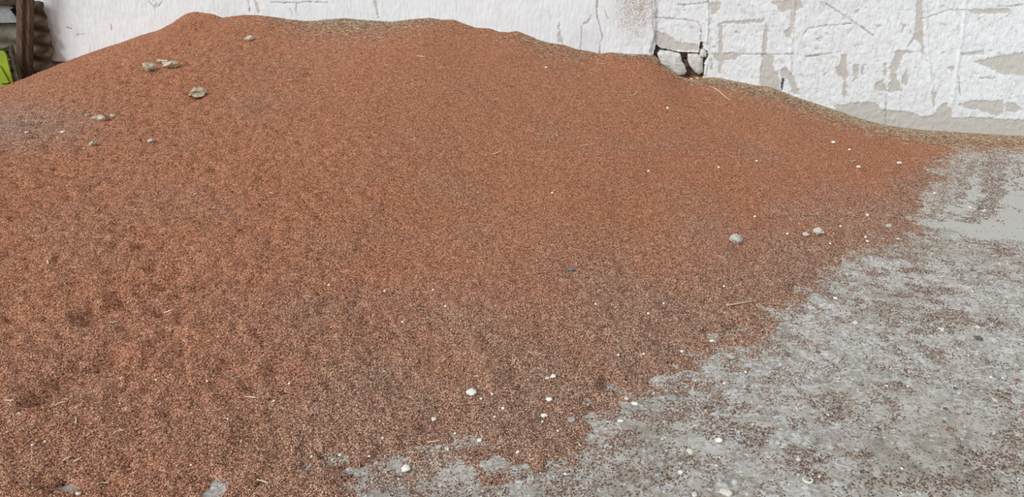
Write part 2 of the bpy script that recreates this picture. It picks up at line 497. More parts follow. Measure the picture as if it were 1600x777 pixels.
PEEL = [[(1433, -30), (1442, -30), (1442, 50), (1446, 85), (1442, 88), (1438, 70), (1430, 62), (1417, 76), (1430, 50), (1432, 25)],
        [(1400, 80), (1412, 78), (1429, 81), (1414, 85), (1408, 92), (1405, 105), (1400, 115), (1405, 130), (1410, 143), (1390, 145), (1387, 135), (1392, 125), (1390, 105), (1397, 90)],
        [(1367, 131), (1380, 124), (1387, 142), (1368, 143)], [(1413, 112), (1417, 108), (1420, 128), (1415, 136), (1408, 128)],
        [(1314, 85), (1322, 84), (1324, 108), (1327, 115), (1323, 125), (1324, 148), (1319, 153), (1316, 148), (1319, 125), (1309, 118), (1306, 107), (1314, 100)],
        [(1334, 103), (1343, 100), (1341, 122), (1333, 128)], [(1346, 103), (1350, 102), (1350, 116), (1346, 119)], [(1381, 100), (1386, 98), (1386, 118), (1381, 120)],
        [(1511, 15), (1575, 13), (1581, 18), (1570, 21), (1545, 22), (1518, 22)], [(1518, 97), (1560, 88), (1640, 76), (1640, 124), (1565, 116), (1545, 105)],
        [(1495, 164), (1520, 157), (1540, 158), (1568, 157), (1568, 178), (1555, 182), (1530, 172), (1510, 170)],
        [(1573, 160), (1585, 160), (1598, 172), (1585, 176), (1572, 175)],
        [(1305, 165), (1335, 161), (1365, 160), (1380, 172), (1420, 175), (1440, 182), (1470, 180), (1485, 186), (1520, 183), (1600, 188), (1700, 190), (1700, 250), (1305, 230)],
        [(1470, 165), (1477, 160), (1484, 168), (1489, 175), (1486, 190), (1475, 185), (1458, 180)],
        [(1194, 84), (1210, 88), (1208, 105), (1216, 115), (1220, 146), (1188, 140), (1188, 105)],
        [(1203, 3), (1220, 2), (1250, -5), (1255, 12), (1245, 15), (1236, 62), (1227, 60), (1226, 48), (1234, 45), (1236, 15), (1222, 20), (1215, 12)],
        [(1220, 110), (1228, 104), (1240, 120), (1250, 147), (1240, 148), (1232, 125), (1225, 120), (1222, 145)],
        [(1336, 18), (1343, 15), (1342, 20), (1337, 21)], [(1291, 6), (1297, 12), (1295, 16)], [(1408, 53), (1413, 37), (1416, 40), (1411, 51)],
        [(1482, 104), (1491, 103), (1492, 110), (1486, 112)], [(1456, 145), (1463, 143), (1462, 160), (1458, 170)],
        [(932, -10), (937, -10), (935, 10), (933, 22), (931, 12)], [(910, 37), (918, 32), (924, 22), (923, 30), (916, 38), (911, 40)],
        [(873, 29), (880, 68), (871, 66)], [(1108, 5), (1128, 3), (1125, 15), (1112, 25)], [(1123, 35), (1129, 35), (1130, 90), (1127, 116), (1123, 116)],
        [(1110, 82), (1160, 86), (1150, 93), (1120, 96)], [(1130, 33), (1195, 30), (1195, 35), (1160, 38), (1130, 38)], [(1196, 38), (1200, 40), (1198, 90), (1190, 90), (1193, 60)],
        [(1023, 48), (1040, 52), (1060, 66), (1092, 70), (1092, 80), (1040, 78), (1024, 70)], [(1110, 93), (1114, 92), (1114, 112), (1110, 108)],
        [(584, -10), (588, -10), (594, 30), (591, 30)], [(399, 0), (403, 0), (410, 21), (406, 21)], [(1275, 60), (1281, 58), (1279, 66)],
        [(1150, 48), (1154, 47), (1154, 52), (1149, 53)], [(1258, 87), (1280, 84), (1280, 88), (1262, 90)], [(1530, 120), (1562, 121), (1552, 124), (1532, 123)],
        [(1500, 83), (1538, 79), (1538, 85), (1504, 88)]]
CRACK = [[(936, -20), (932, 20), (937, 38), (942, 60), (937, 66), (937, 88)], [(1017, -20), (1020, 40), (1025, 70), (1032, 78)], [(1025, 27), (1060, 30), (1092, 34)],
         [(1092, 34), (1096, 45), (1095, 65), (1097, 74)], [(1106, -20), (1108, 20), (1106, 60), (1104, 76)], [(1132, 83), (1200, 85), (1240, 85)], [(1260, 89), (1300, 83)],
         [(1290, 5), (1320, 25), (1340, 38), (1365, 55)], [(1440, 30), (1480, 16), (1510, 15)], [(1255, 55), (1262, 45), (1290, 40), (1330, 37)],
         [(1385, 148), (1384, 194)], [(466, 6), (464, 14), (468, 25)], [(425, 3), (470, 4), (480, 2), (515, 4)], [(455, 14), (461, 26)], [(1060, 8), (1100, 5), (1106, 2)],
         [(236, 2), (245, 12), (252, 8), (256, 2)], [(240, -4), (248, 6), (244, 10)], [(122, 54), (136, 53)], [(176, 38), (178, 47)], [(108, 42), (116, 45)],
         [(1498, 118), (1500, 150)], [(1560, 10), (1600, 8)], [(909, 40), (907, 78)], [(945, 14), (950, 30)], [(390, 0), (393, 18)]]
RIDGES = [[(1243, -20), (1236, 80), (1234, 112)], [(1446, -20), (1449, 80), (1456, 140)], [(1511, -20), (1503, 60), (1495, 110), (1488, 162)], [(1107, 20), (1105, 90), (1101, 118)]]
HOLE = [(1025, 70), (1033, 76), (1047, 79), (1062, 82), (1092, 83), (1094, 76), (1094, 66), (1098, 66), (1099, 76), (1105, 80), (1106, 88), (1101, 100), (1100, 121), (1064, 125), (1040, 122), (1022, 100), (1021, 86)]
WEEP = [(1221, 126), (1225, 122), (1226, 134), (1224, 142), (1221, 142)]
STEP_S = wall_at(1022, 40)[0]

ws = np.concatenate([np.arange(WALL_L, wall_at(1640, 100)[0], 0.0075), np.arange(wall_at(1640, 100)[0], 9.0, 0.2)])
ZT = wall_at(800, -30)[1] + 0.05
wz = np.concatenate([np.arange(-0.05, ZT, 0.0075), np.arange(ZT, 3.2, 0.15)])
WS, WZ = np.meshgrid(ws, wz, indexing='ij')
warp = (fbm(WS * 30, WZ * 30, 4, 5, 0.6) - 0.5) * 0.034
warp2 = (fbm(WS * 30, WZ * 30, 4, 15, 0.6) - 0.5) * 0.034
XS, XZ = WS + warp, WZ + warp2
peel = np.zeros_like(WS); crack = np.zeros_like(WS); ridge = np.zeros_like(WS); hole = np.zeros_like(WS)
def window(poly, pad):
    lo, hi = poly.min(0) - pad, poly.max(0) + pad
    i0, i1 = np.searchsorted(ws, [lo[0], hi[0]]); j0, j1 = np.searchsorted(wz, [lo[1], hi[1]])
    return slice(i0, i1), slice(j0, j1)
for p in PEEL:
    P = poly_px(p); w = window(P, 0.06)
    peel[w] = np.maximum(peel[w], inside(P, XS[w], XZ[w]))
for c in CRACK:
    P = poly_px(c); w = window(P, 0.06)
    d = polydist(P, WS[w] + warp[w] * 0.7, WZ[w] + warp2[w] * 0.7); crack[w] = np.maximum(crack[w], (1 - sstep(0.0015, 0.0065, d)) * (0.25 + 0.9 * fbm(WS[w] * 12, WZ[w] * 12, 2, 133)))
for c in RIDGES:
    P = poly_px(c); w = window(P, 0.06)
    d = polydist(P, WS[w] + warp[w] * 0.3, WZ[w]); ridge[w] = np.maximum(ridge[w], 1 - sstep(0.004, 0.02, d))
for hp in (HOLE, WEEP):
    P = poly_px(hp); w = window(P, 0.06)
    hole[w] = np.maximum(hole[w], inside(P, WS[w] + warp[w] * 0.35, WZ[w] + warp2[w] * 0.35))
step_edge = STEP_S + (fbm(WZ * 9, WZ * 0 + 3.3, 3, 19) - 0.5) * 0.05
rightm = sstep(-0.012, 0.012, WS - step_edge)
# random small flakes on the rough right part
rnd_flake = sstep(0.68, 0.71, fbm(WS * 14, WZ * 22, 5, 23, 0.62)) * rightm
peel = np.maximum(peel, rnd_flake * 0.75)
sp = poly_px([(950, -30), (1022, -30), (1022, 62), (985, 45), (955, 22)])
stain = np.zeros_like(WS); cst = wall_at(995, -5)
stain = np.clip(1.25 - np.hypot((WS - cst[0]) / 0.19, (WZ - cst[1]) / 0.36), 0, 1) * (1 - rightm * 0.8)
rough = np.maximum(rightm, np.clip(1 - np.abs(WS - wall_at(990, 40)[0]) / 0.22, 0, 1) * 0.9)
off = 0.030 * (1 - rightm) + (fbm(WS * 2.0, WZ * 2.0, 3, 71) - 0.5) * 0.012
off = off + (fbm(WS * 18, WZ * 18, 4, 72) - 0.5) * (0.003 + 0.005 * rough) + (fbm(WS * 60, WZ * 14, 2, 73) - 0.5) * 0.004
off = off - peel * 0.005 - crack * 0.007 + ridge * 0.007
off = off - hole * 0.15
# ledge on the far left: the painted coat stops above the floor
lz = wall_at(100, 96)[1]
ledge = (1 - sstep(-0.008, 0.004, WZ - lz - (fbm(WS * 6, WS * 0, 2, 88) - 0.5) * 0.02)) * (1 - sstep(wall_at(120, 95)[0], wall_at(150, 95)[0], WS))
off = off - ledge * 0.05
WP = W(WS, off, WZ)
wall = grid_obj('wall_back', WP, np.ones((len(ws) - 1, len(wz) - 1), bool), M_WALL,
                {'peel': peel, 'crack': crack, 'stain': stain, 'rough': rough, 'bare': np.maximum(hole, ledge * 0.8)})
tag(wall, 'white painted wall with peeling plaster, cracks and broken stones', kind='structure')
# solid body behind the plaster
def wall_box(name, s0, s1, t0, t1, z0, z1, mat, parent):
    c = [W(np.array(s), np.array(t), np.array(z)) for s in (s0, s1) for t in (t0, t1) for z in (z0, z1)]
    return mesh_obj(name, c, [(0, 1, 3, 2), (4, 6, 7, 5), (0, 4, 5, 1), (2, 3, 7, 6), (0, 2, 6, 4), (1, 5, 7, 3)], mat, parent, False)
wall_box('masonry_core', WALL_L, 9.0, -0.45, -0.26, -0.05, 3.2, M_BSTONE, wall)
wall_box('wall_end', WALL_L - 0.03, WALL_L + 0.004, -0.45, 0.02, -0.05, 3.2, M_BSTONE, wall)

def rock(name, r, seed, mat, parent=None, sub=3, amp=0.22, flat=1.0, power=2.0, facets=0):
    """lumpy stone; r = (rx, ry, rz)"""
    bm = bmesh.new(); bmesh.ops.create_icosphere(bm, subdivisions=sub, radius=1.0)
    rr = random.Random(seed)
    ph = [(Vector((rr.uniform(-1, 1), rr.uniform(-1, 1), rr.uniform(-1, 1))) * f, rr.uniform(0, 6.28), a) for f, a in ((1.8, 1), (1.8, 1), (3.6, 0.8), (3.6, 0.8), (7, 0.6), (7, .6), (14, .4), (14, .4))]
    cuts = []
    for _ in range(facets):
        n = Vector((rr.gauss(0, 1), rr.gauss(0, 1), rr.gauss(0, 1))).normalized(); cuts.append((n, rr.uniform(0.62, 0.85)))
    for v in bm.verts:
        c = v.co.copy()
        for n, d in cuts:
            e = c.dot(n) - d
            if e > 0: c -= n * e
        k = sum(a * math.sin(q.dot(v.co) * 1.7 + p) for q, p, a in ph) / 2.5
        c = c * (1 + amp * k)
        v.co = (c.x * r[0], c.y * r[1], c.z * r[2])
    me = bpy.data.meshes.new(name); bm.to_mesh(me); bm.free()
    me.polygons.foreach_set('use_smooth', [True] * len(me.polygons))
    me.materials.append(mat)
    return link(bpy.data.objects.new(name, me), parent)

def prism_stone(name, pts, t_front, depth, seed, mat, parent):
    """irregular wall stone: outline in the wall plane, rounded front, real depth"""
    P = poly_px(pts); c = P.mean(0); rr = random.Random(seed)
    ring = []
    n = len(P)
    for i in range(n):                                   # subdivide the outline
        a, b = P[i], P[(i + 1) % n]
        for k in range(4):
            q = a + (b - a) * k / 4; ring.append(q + np.array([rr.uniform(-1, 1), rr.uniform(-1, 1)]) * 0.003)
    ring = np.array(ring); m = len(ring); V, F = [], []
    for sc, dt in ((1.0, -depth), (1.0, -0.035), (0.97, -0.012), (0.9, 0.0), (0.6, 0.006), (0.3, 0.008)):
        for q in ring:
            z = c + (q - c) * sc
            V.append(W(np.array(z[0]), np.array(t_front + dt + rr.uniform(-1, 1) * 0.004), np.array(z[1])))
    V.append(W(np.array(c[0]), np.array(t_front + 0.006), np.array(c[1])))
    for l in range(5):
        for i in range(m):
            j = (i + 1) % m
            F.append((l * m + i, l * m + j, (l + 1) * m + j, (l + 1) * m + i))
    for i in range(m): F.append((5 * m + i, 5 * m + (i + 1) % m, len(V) - 1))
    return mesh_obj(name, V, F, mat, parent)

prism_stone('stone', [(1027.5, 84), (1032, 78.5), (1048, 80), (1064, 84), (1066, 95), (1071, 104), (1073, 112), (1070, 117), (1060, 119), (1052, 113), (1044, 108), (1030, 99), (1029, 92)], 0.022, 0.2, 1, M_BSTONE, wall)
prism_stone('stone', [(1075, 84), (1090, 83.5), (1099, 90), (1099, 113), (1092, 118), (1086, 114), (1078, 104), (1075, 96)], 0.0, 0.18, 2, M_BSTONE, wall)
prism_stone('stone', [(1095, 78), (1100, 76), (1104, 81), (1104, 89), (1098, 91), (1092, 89)], 0.012, 0.16, 3, M_BSTONE, wall)
prism_stone('stone', [(1065, 84), (1074, 84), (1075, 93), (1067, 94)], -0.09, 0.1, 4, M_BSTONE2, wall)
prism_stone('stone', [(1067, 94), (1075, 95), (1078, 106), (1074, 110)], -0.07, 0.1, 5, M_BSTONE2, wall)

# ------------------------------------------------------------------ grain heap
FXg = W(GS, GT, GZ)
FH, _sm = floor_h(FXg[..., 0], FXg[..., 1])
above = GZ > FH - 0.010
ok = above | (np.roll(above, 1, 0)) | (np.roll(above, -1, 0)) | (np.roll(above, 1, 1)) | (np.roll(above, -1, 1))
allowed = (GT > -0.005) | ((GS > HOLE_S[0] - 0.02) & (GS < HOLE_S[1] + 0.02) & (GT > -0.22)) | ((GS < WALL_L - 0.06) & (GT > -0.08))
ok &= allowed
keep = ok[:-1, :-1] & ok[1:, :-1] & ok[1:, 1:] & ok[:-1, 1:]
dist_t = GT
along = sstep(wall_at(980, 80)[0], wall_at(1150, 130)[0], GS)
chz = np.exp(-np.clip(GT, 0, None) / (0.10 + 0.12 * along)) * (0.25 + 0.75 * along)
mid = np.exp(-((GS - wall_at(560, 30)[0]) / 0.45) ** 2) + np.exp(-((GS - wall_at(860, 66)[0]) / 0.3) ** 2) * 0.5
chz = np.maximum(chz, mid * np.exp(-np.clip(GT, 0, None) / 0.35) * 0.9) * sstep(wall_at(420, 20)[0], wall_at(500, 30)[0], GS)
chz = chz * (1 - 0.7 * np.exp(-((GS - wall_at(1075, 120)[0]) / 0.12) ** 2))
chaff_a = np.clip(0.8 * chz * (0.45 + 1.1 * fbm(GS * 6, GT * 6, 4, 51)), 0, 1)
dust = sstep(0.60, 1.0, GTAU + (fbm(GS * 2.3, GT * 2.3, 4, 55) - 0.5) * 0.3) * 0.85 * (0.45 + 0.55 * sstep(200, 650, GPX))
dust = np.maximum(dust, np.exp(-(((GPX - 10) / 130) ** 2 + ((GPY - 195) / 40) ** 2)) * 0.9)
dust = np.maximum(dust, 0.22 * sstep(0.52, 0.72, fbm(GS * 1.1, GT * 1.1, 3, 57)) * sstep(0.1, 0.4, GTAU))
heap = grid_obj('grain_heap', FXg, keep, M_HEAP, {'dust': np.clip(dust, 0, 1), 'chaff': chaff_a})
tag(heap, 'large heap of reddish-brown grain piled against the white wall', 'grain heap', kind='stuff')


def scatter(name, pts, nrm_rot, scl, mat, parent=None, extra=None, sub=1):
    """many small kernels: one object, an icosphere instanced on points"""
    me = bpy.data.meshes.new(name)
    me.vertices.add(len(pts)); me.vertices.foreach_set('co', pts.astype(np.float32).ravel())
    a = me.attributes.new('rot', 'FLOAT_VECTOR', 'POINT'); a.data.foreach_set('vector', nrm_rot.astype(np.float32).ravel())
    a = me.attributes.new('scl', 'FLOAT_VECTOR', 'POINT'); a.data.foreach_set('vector', scl.astype(np.float32).ravel())
    for k, v in (extra or {}).items():
        a = me.attributes.new(k, 'FLOAT', 'POINT'); a.data.foreach_set('value', v.astype(np.float32))
    me.materials.append(mat)
    o = link(bpy.data.objects.new(name, me), parent)
    g = bpy.data.node_groups.new(name + '_scatter', 'GeometryNodeTree')
    g.interface.new_socket('Geometry', in_out='INPUT', socket_type='NodeSocketGeometry')
    g.interface.new_socket('Geometry', in_out='OUTPUT', socket_type='NodeSocketGeometry')
    gi = g.nodes.new('NodeGroupInput'); go = g.nodes.new('NodeGroupOutput')
    ico = g.nodes.new('GeometryNodeMeshIcoSphere'); ico.inputs['Radius'].default_value = 1.0; ico.inputs['Subdivisions'].default_value = sub
    sm = g.nodes.new('GeometryNodeSetShadeSmooth'); g.links.new(ico.outputs['Mesh'], sm.inputs['Geometry'])
    st = g.nodes.new('GeometryNodeSetMaterial'); st.inputs['Material'].default_value = mat
    g.links.new(sm.outputs[0], st.inputs['Geometry'])
    iop = g.nodes.new('GeometryNodeInstanceOnPoints')
    g.links.new(gi.outputs[0], iop.inputs['Points']); g.links.new(st.outputs[0], iop.inputs['Instance'])
    for nm, sock in (('rot', 'Rotation'), ('scl', 'Scale')):
        na = g.nodes.new('GeometryNodeInputNamedAttribute'); na.data_type = 'FLOAT_VECTOR'; na.inputs['Name'].default_value = nm
        if sock == 'Rotation':
            er = g.nodes.new('FunctionNodeEulerToRotation'); g.links.new(na.outputs[0], er.inputs[0]); g.links.new(er.outputs[0], iop.inputs[sock])
        else: g.links.new(na.outputs[0], iop.inputs[sock])
    g.links.new(iop.outputs[0], go.inputs[0])
    md = o.modifiers.new('scatter', 'NODES'); md.node_group = g
    return o

def grain_scales(n, k=1.0):
    L = RNG.uniform(0.0024, 0.0036, n) * k
    return np.stack([L, L * RNG.uniform(0.42, 0.58, n), L * RNG.uniform(0.38, 0.5, n)], -1)
def grain_rots(n, tilt=0.6):
    return np.stack([RNG.normal(0, tilt, n), RNG.normal(0, tilt, n), RNG.uniform(0, 6.283, n)], -1)

# kernels lying on the heap: as dense as the eye can tell them apart, nearest densest
NC = 2600000
cs = RNG.uniform(g_s[0] + 0.8, g_s[-1] - 0.1, NC); ct = RNG.uniform(0.004, g_t[-1], NC)
cz = heap_z(cs, ct)
cP = W(cs, ct, cz)
fh, _ = floor_h(cP[:, 0], cP[:, 1])
cx, cy = pix_of(cP)
dd = np.linalg.norm(cP - EYEP, axis=1)
pr = np.minimum(1.0, (2.6 / dd) ** 2.2)
vis = (cx > -160) & (cx < 1760) & (cy < 860) & (cz > fh - 0.001) & (RNG.random(NC) < pr)
gp = cP[vis] + np.array([0, 0, 0.0012])
ii = np.clip(np.searchsorted(g_s, cs[vis]) - 1, 0, len(g_s) - 1); jj = np.clip(np.searchsorted(g_t, ct[vis]) - 1, 0, len(g_t) - 1)
gd = np.clip(dust[ii, jj], 0, 1)
print('heap kernels', len(gp))
lg = scatter('loose_grain', gp, grain_rots(len(gp)), grain_scales(len(gp)), M_GRAIN, heap, {'dusty': gd})
tag(lg, kind='stuff')

# kernels spilled over the bare concrete
CLUMP = [(1430, 405, 22, 10, .8), (1360, 425, 34, 7, .8), (1450, 452, 44, 9, .7), (1410, 460, 26, 6, .6), (1375, 482, 60, 10, .6), (1480, 500, 66, 12, .7), (1560, 503, 16, 10, .8),
         (1390, 495, 40, 8, .5), (1215, 540, 24, 8, .6), (1160, 640, 30, 8, .7), (1290, 625, 70, 14, .55), (1250, 708, 44, 22, .85), (1278, 742, 32, 15, .9), (1460, 752, 140, 24, .7), (1350, 708, 44, 6, .8),
         (1150, 672, 60, 22, .75), (1385, 605, 36, 9, .7), (1575, 625, 24, 20, .6), (1592, 685, 20, 16, .9), (1110, 602, 60, 14, .6), (1060, 640, 50, 14, .8), (970, 735, 170, 40, .5), (860, 745, 90, 26, .6),
         (720, 760, 80, 18, .6), (1560, 720, 60, 30, .7), (1230, 590, 50, 10, .5), (1170, 690, 30, 10, .8), (1330, 390, 40, 10, .8), (1400, 384, 60, 9, .7), (1440, 338, 44, 8, .7), (1430, 385, 50, 6, .7),
         (1540, 380, 70, 5, .35), (1510, 346, 22, 3, .6), (1570, 390, 30, 8, .6), (1010, 650, 40, 12, .6), (1100, 630, 60, 10, .5), (890, 700, 70, 16, .8), (1050, 590, 60, 10, .7), (1210, 480, 60, 16, .6), (1290, 430, 50, 14, .6)]
TRAIL = [([(1552, 236), (1545, 262), (1540, 285), (1548, 305), (1520, 345)], 0.07), ([(1574, 234), (1566, 262), (1560, 300), (1545, 345)], 0.05), ([(1500, 250), (1475, 300), (1462, 330)], 0.075),
         ([(1450, 340), (1490, 335)], 0.06), ([(1590, 250), (1588, 300)], 0.03), ([(1525, 250), (1505, 290), (1490, 320)], 0.05)]
NC = 2200000
px_ = RNG.uniform(-0.9, 5.6, NC); py_ = RNG.uniform(1.5, 7.4, NC)
P = np.stack([px_, py_, np.zeros(NC)], -1)
s_, t_ = st_of(P); qx, qy = pix_of(P)
hz = heap_z(s_, t_)
m_ = (t_ > 0.06) & (hz < 0.004) & (qx > -40) & (qx < 1740) & (qy < 830)
px_, py_, P, s_, t_, hz = px_[m_], py_[m_], P[m_], s_[m_], t_[m_], hz[m_]
NC = len(px_)
fz, fsm = floor_h(px_, py_)
T_ = np.interp(s_, _sg, _tg)
out = t_ - T_
clump = fbm(px_ * 2.4, py_ * 2.4, 4, 101); cl2 = fbm(px_ * 9, py_ * 9, 3, 105)
streak = fbm(px_ * 7.5 + py_ * 3.0, py_ * 0.9 - px_ * 0.3, 3, 107)
den = 1.5 * np.exp(-np.clip(out + 0.05, 0, None) / 0.13) * sstep(0.34, 0.6, cl2)
den = den + 0.75 * sstep(0.50, 0.66, clump) * sstep(0.42, 0.62, cl2) * np.exp(-np.clip(out, 0, None) / 1.6)
den = den + 0.7 * np.exp(-np.clip(out, 0, None) / 0.45) * sstep(0.5, 0.62, cl2) + 0.03 + 0.07 * sstep(0.5, 0.7, cl2)
den_s = 0.012 + 0.3 * sstep(0.60, 0.72, streak) * np.exp(-np.clip(out - 0.1, 0, None) / 0.9) * sstep(0.4, 0.6, cl2)
den_s = den_s + 0.5 * np.exp(-np.clip(out, 0, None) / 0.10)
den = np.where(fsm > 0.5, den_s, den)
nz1 = (fbm(px_ * 13, py_ * 13, 4, 143, 0.6) - 0.5) * 2.2; nz2 = (fbm(px_ * 8, py_ * 8, 3, 149) - 0.5) * 0.22
for bx, by, bw, bh, bd_ in CLUMP:
    p0 = floor_at(bx, by); pw = floor_at(bx + bw, by); ph = floor_at(bx, by + bh)
    wx, wy = np.linalg.norm(pw - p0), np.linalg.norm(ph - p0)
    q = np.hypot((px_ - p0[0]) / wx, (py_ - p0[1]) / wy) + nz1
    den = np.maximum(den, bd_ * (1 - sstep(0.35, 1.1, q)))
for pts, wd in TRAIL:
    Q = np.array([floor_at(*p)[:2] for p in pts])
    q = polydist(Q, px_ + nz1 * 0.08, py_ + nz2) / wd
    den = np.maximum(den, 0.6 * (1 - sstep(0.2, 1.0, q)))
vis = (hz < fz + 0.002) & (RNG.random(NC) < den * 0.62)
sp_ = np.stack([px_, py_, fz + 0.0012], -1)[vis]
print('floor kernels', len(sp_))
sg = scatter('spilled_grain', sp_, grain_rots(len(sp_), 0.25), grain_scales(len(sp_), 1.2), M_SPILL, None, {'dusty': np.exp(-np.clip(out[vis], 0, None) / 0.3)})
tag(sg, 'loose brown grain kernels spilled over the bare grey concrete', 'spilled grain', kind='stuff')

# grit on the floor
NC = 30000
px_ = RNG.uniform(-0.9, 6.0, NC); py_ = RNG.uniform(1.5, 7.0, NC); fz, fsm = floor_h(px_, py_)
P = np.stack([px_, py_, fz + 0.001], -1); s_, t_ = st_of(P); hz = heap_z(s_, t_)
vis = (hz < fz + 0.004) & (fsm < 0.5) & (t_ > 0.3) & (RNG.random(NC) < 0.25 + sstep(0.5, 0.65, fbm(px_ * 2.4, py_ * 2.4, 4, 101)) * 0.6)
n = int(vis.sum()); r = 0.0016 + RNG.exponential(0.0016, n); r = np.minimum(r, 0.008)
gr = scatter('floor_grit', P[vis], grain_rots(n, 0.4), np.stack([r * RNG.uniform(0.8, 1.4, n), r, r * RNG.uniform(0.45, 0.8, n)], -1), M_GRIT)
tag(gr, 'fine pale grit and tiny gravel strewn on the concrete', 'grit', kind='stuff')

# ------------------------------------------------------------------ chaff: thin dry slivers
def chaff_mesh(name, C, yaw, pit, L, wd, bend, mat, parent=None):
    n = len(C); K = 4
    u = np.linspace(-0.5, 0.5, K)
    d = np.stack([np.cos(yaw) * np.cos(pit), np.sin(yaw) * np.cos(pit), np.sin(pit)], -1)
    sd = np.stack([-np.sin(yaw), np.cos(yaw), np.zeros(n)], -1); up = np.cross(d, sd)
    V = np.zeros((n, K, 3, 3))
    for k in range(K):
        ctr = C + d * (u[k] * L)[:, None] + sd * (bend * (0.25 - u[k] ** 2) * L)[:, None]
        tw = wd * (0.45 if k in (0, K - 1) else 1.0)
        V[:, k, 0] = ctr + sd * tw[:, None]; V[:, k, 1] = ctr - sd * tw[:, None]; V[:, k, 2] = ctr + up * (tw * 0.8)[:, None]
    V = V.reshape(-1, 3); base = (np.arange(n) * K * 3)[:, None]
    F = []
    for k in range(K - 1):
        for a, b in ((0, 1), (1, 2), (2, 0)):
            F.append([k * 3 + a, k * 3 + b, (k + 1) * 3 + b, (k + 1) * 3 + a])
    F = (np.array(F)[None] + base[..., None]).reshape(-1, 4)
    me = bpy.data.meshes.new(name)
    me.vertices.add(len(V)); me.vertices.foreach_set('co', V.astype(np.float32).ravel())
    me.loops.add(F.size); me.loops.foreach_set('vertex_index', F.astype(np.int32).ravel())
    me.polygons.add(len(F)); me.polygons.foreach_set('loop_start', (np.arange(len(F)) * 4).astype(np.int32))
    me.update(calc_edges=True); me.materials.append(mat)
    return link(bpy.data.objects.new(name, me), parent)

def chaff_layer(name, s, t, Lr, parent, label, wr=(0.0008, 0.0016)):
    z = np.maximum(heap_z(s, t), floor_h(*W(s, t, np.zeros_like(s))[:, :2].T)[0])
    C = W(s, t, z + 0.002)
    n = len(s)
    o = chaff_mesh(name, C, RNG.normal(0, 0.75, n), RNG.normal(0, 0.22, n), RNG.uniform(*Lr, n), RNG.uniform(*wr, n), RNG.normal(0, 0.35, n), M_CHAFF, parent)
    return tag(o, label, 'chaff' if label else None, kind='stuff')

n = 27000
s = RNG.uniform(wall_at(960, 82)[0], wall_at(1640, 216)[0] + 0.8, n)
k_ = sstep(wall_at(1000, 80)[0], wall_at(1300, 170)[0], s)
t = 0.045 + RNG.exponential(1.0, n) * (0.04 + 0.09 * k_)
m_ = (t < 0.6) & (RNG.random(n) < 0.35 + 0.65 * k_)
s1, t1 = s[m_], t[m_]
n = 5000
s2 = np.concatenate([RNG.normal(wall_at(560, 30)[0], 0.42, n), RNG.normal(wall_at(870, 66)[0], 0.25, n // 4)]); t2 = 0.045 + RNG.exponential(0.17, len(s2))
chaff_layer('chaff_drift', np.concatenate([s1, s2]), np.concatenate([t1, t2]), (0.014, 0.042), None, 'straw-coloured chaff drifted along the foot of the white wall', (0.0011, 0.0024))
n = 9000
s = RNG.uniform(g_s[0] + 0.9, g_s[-1] - 0.4, n); t = RNG.uniform(0.05, g_t[-1] - 0.1, n)
z = heap_z(s, t); m_ = z > 0.0
chaff_layer('chaff_fleck', s[m_], t[m_], (0.008, 0.022), heap, None, (0.0010, 0.0020))

# ------------------------------------------------------------------ countable things on the heap and floor
def px_size(depth): return depth / FPX
def place_rock(name, x, y, w, h, mat, label, cat, group=None, seed=None, amp=0.2, facets=3, sub=3, sink=0.35, rz=None, flat=0.75):
    P, dp = hit(x, y + h * 0.25)
    ps = px_size(dp); rx = w * ps * 0.5
    ry = max(rx * 0.55, min(rx * 1.1, h * ps * 0.75)); rzv = max(0.0022, min(h * ps * 0.5, rx * flat))
    o = rock(name, (rx, ry, rzv), seed if seed is not None else int(x * 7 + y), mat, None, sub, amp, 1, 2, facets)
    gz = ground_z(P[:2])
    o.location = (P[0], P[1], gz + rzv * (1 - 2 * sink * 0.7))
    o.rotation_euler = (0, 0, rz if rz is not None else random.uniform(-0.4, 0.4))
    return tag(o, label, cat, group)

CL = [(233, 107, 18, 16, 'rounded straw-coloured clod left of the flat clod pair near the peak'),
      (267, 102, 27, 12, 'long pale clod on the heap, largest of the three lying together'),
      (254, 96, 20, 6, 'thin flat tan slab of caked grain behind the long pale clod'),
      (310, 146, 24, 15, 'jagged grey clod alone on the upper left of the heap'),
      (390, 61, 13, 9, 'small grey clod high on the heap just below the peak'),
      (154, 185, 19, 8, 'low pale clod in the middle of the row of three, left slope'),
      (177, 182, 9, 6, 'small dark-edged clod at the right end of the row of three'),
      (136, 180, 7, 5, 'tiny pale clod at the left end of the row of three'),
      (145, 225, 12, 8, 'pale clod with dark side below the row of three clods'),
      (235, 221, 10, 6, 'small whitish clod on left slope, right of the dark-sided clod'),
      (305, 303, 5, 9, 'small upright pale crumb alone in the middle of the left slope')]
for i, (x, y, w, h, lab) in enumerate(CL):
    place_rock('clod', x, y, w, h, M_CLOD if i != 9 else M_CLODW, lab, 'clod', 'caked clods on the heap', amp=0.27 if i != 2 else 0.14, facets=6, sub=4, flat=0.8 if i != 2 else 0.3, sink=0.22)
place_rock('clod', 1150, 373, 17, 14, M_CLODW, 'knobbly light grey clod on the right part of the heap', 'clod', 'caked clods on the heap', amp=0.3, sub=4)
place_rock('clod', 1278, 362, 16, 11, M_CLODW, 'grey-white clod under the long thin stalk at right', 'clod', 'caked clods on the heap', amp=0.28, sub=4)
place_rock('clod', 1259, 367, 11, 6, M_CLODW, 'flatter grey crumb just left of the clod under the stalk', 'clod', 'caked clods on the heap', amp=0.3)
place_rock('clod', 1389, 353, 8, 6, M_CLODW, 'small whitish clod near the tip of the bare smooth slab', 'clod', 'caked clods on the heap', amp=0.3)
place_rock('slate_chip', 891, 420, 13, 7, M_SLATE, 'dark slate-grey chip lying in the middle of the red grain', 'stone chip', amp=0.15, facets=6, flat=0.4)

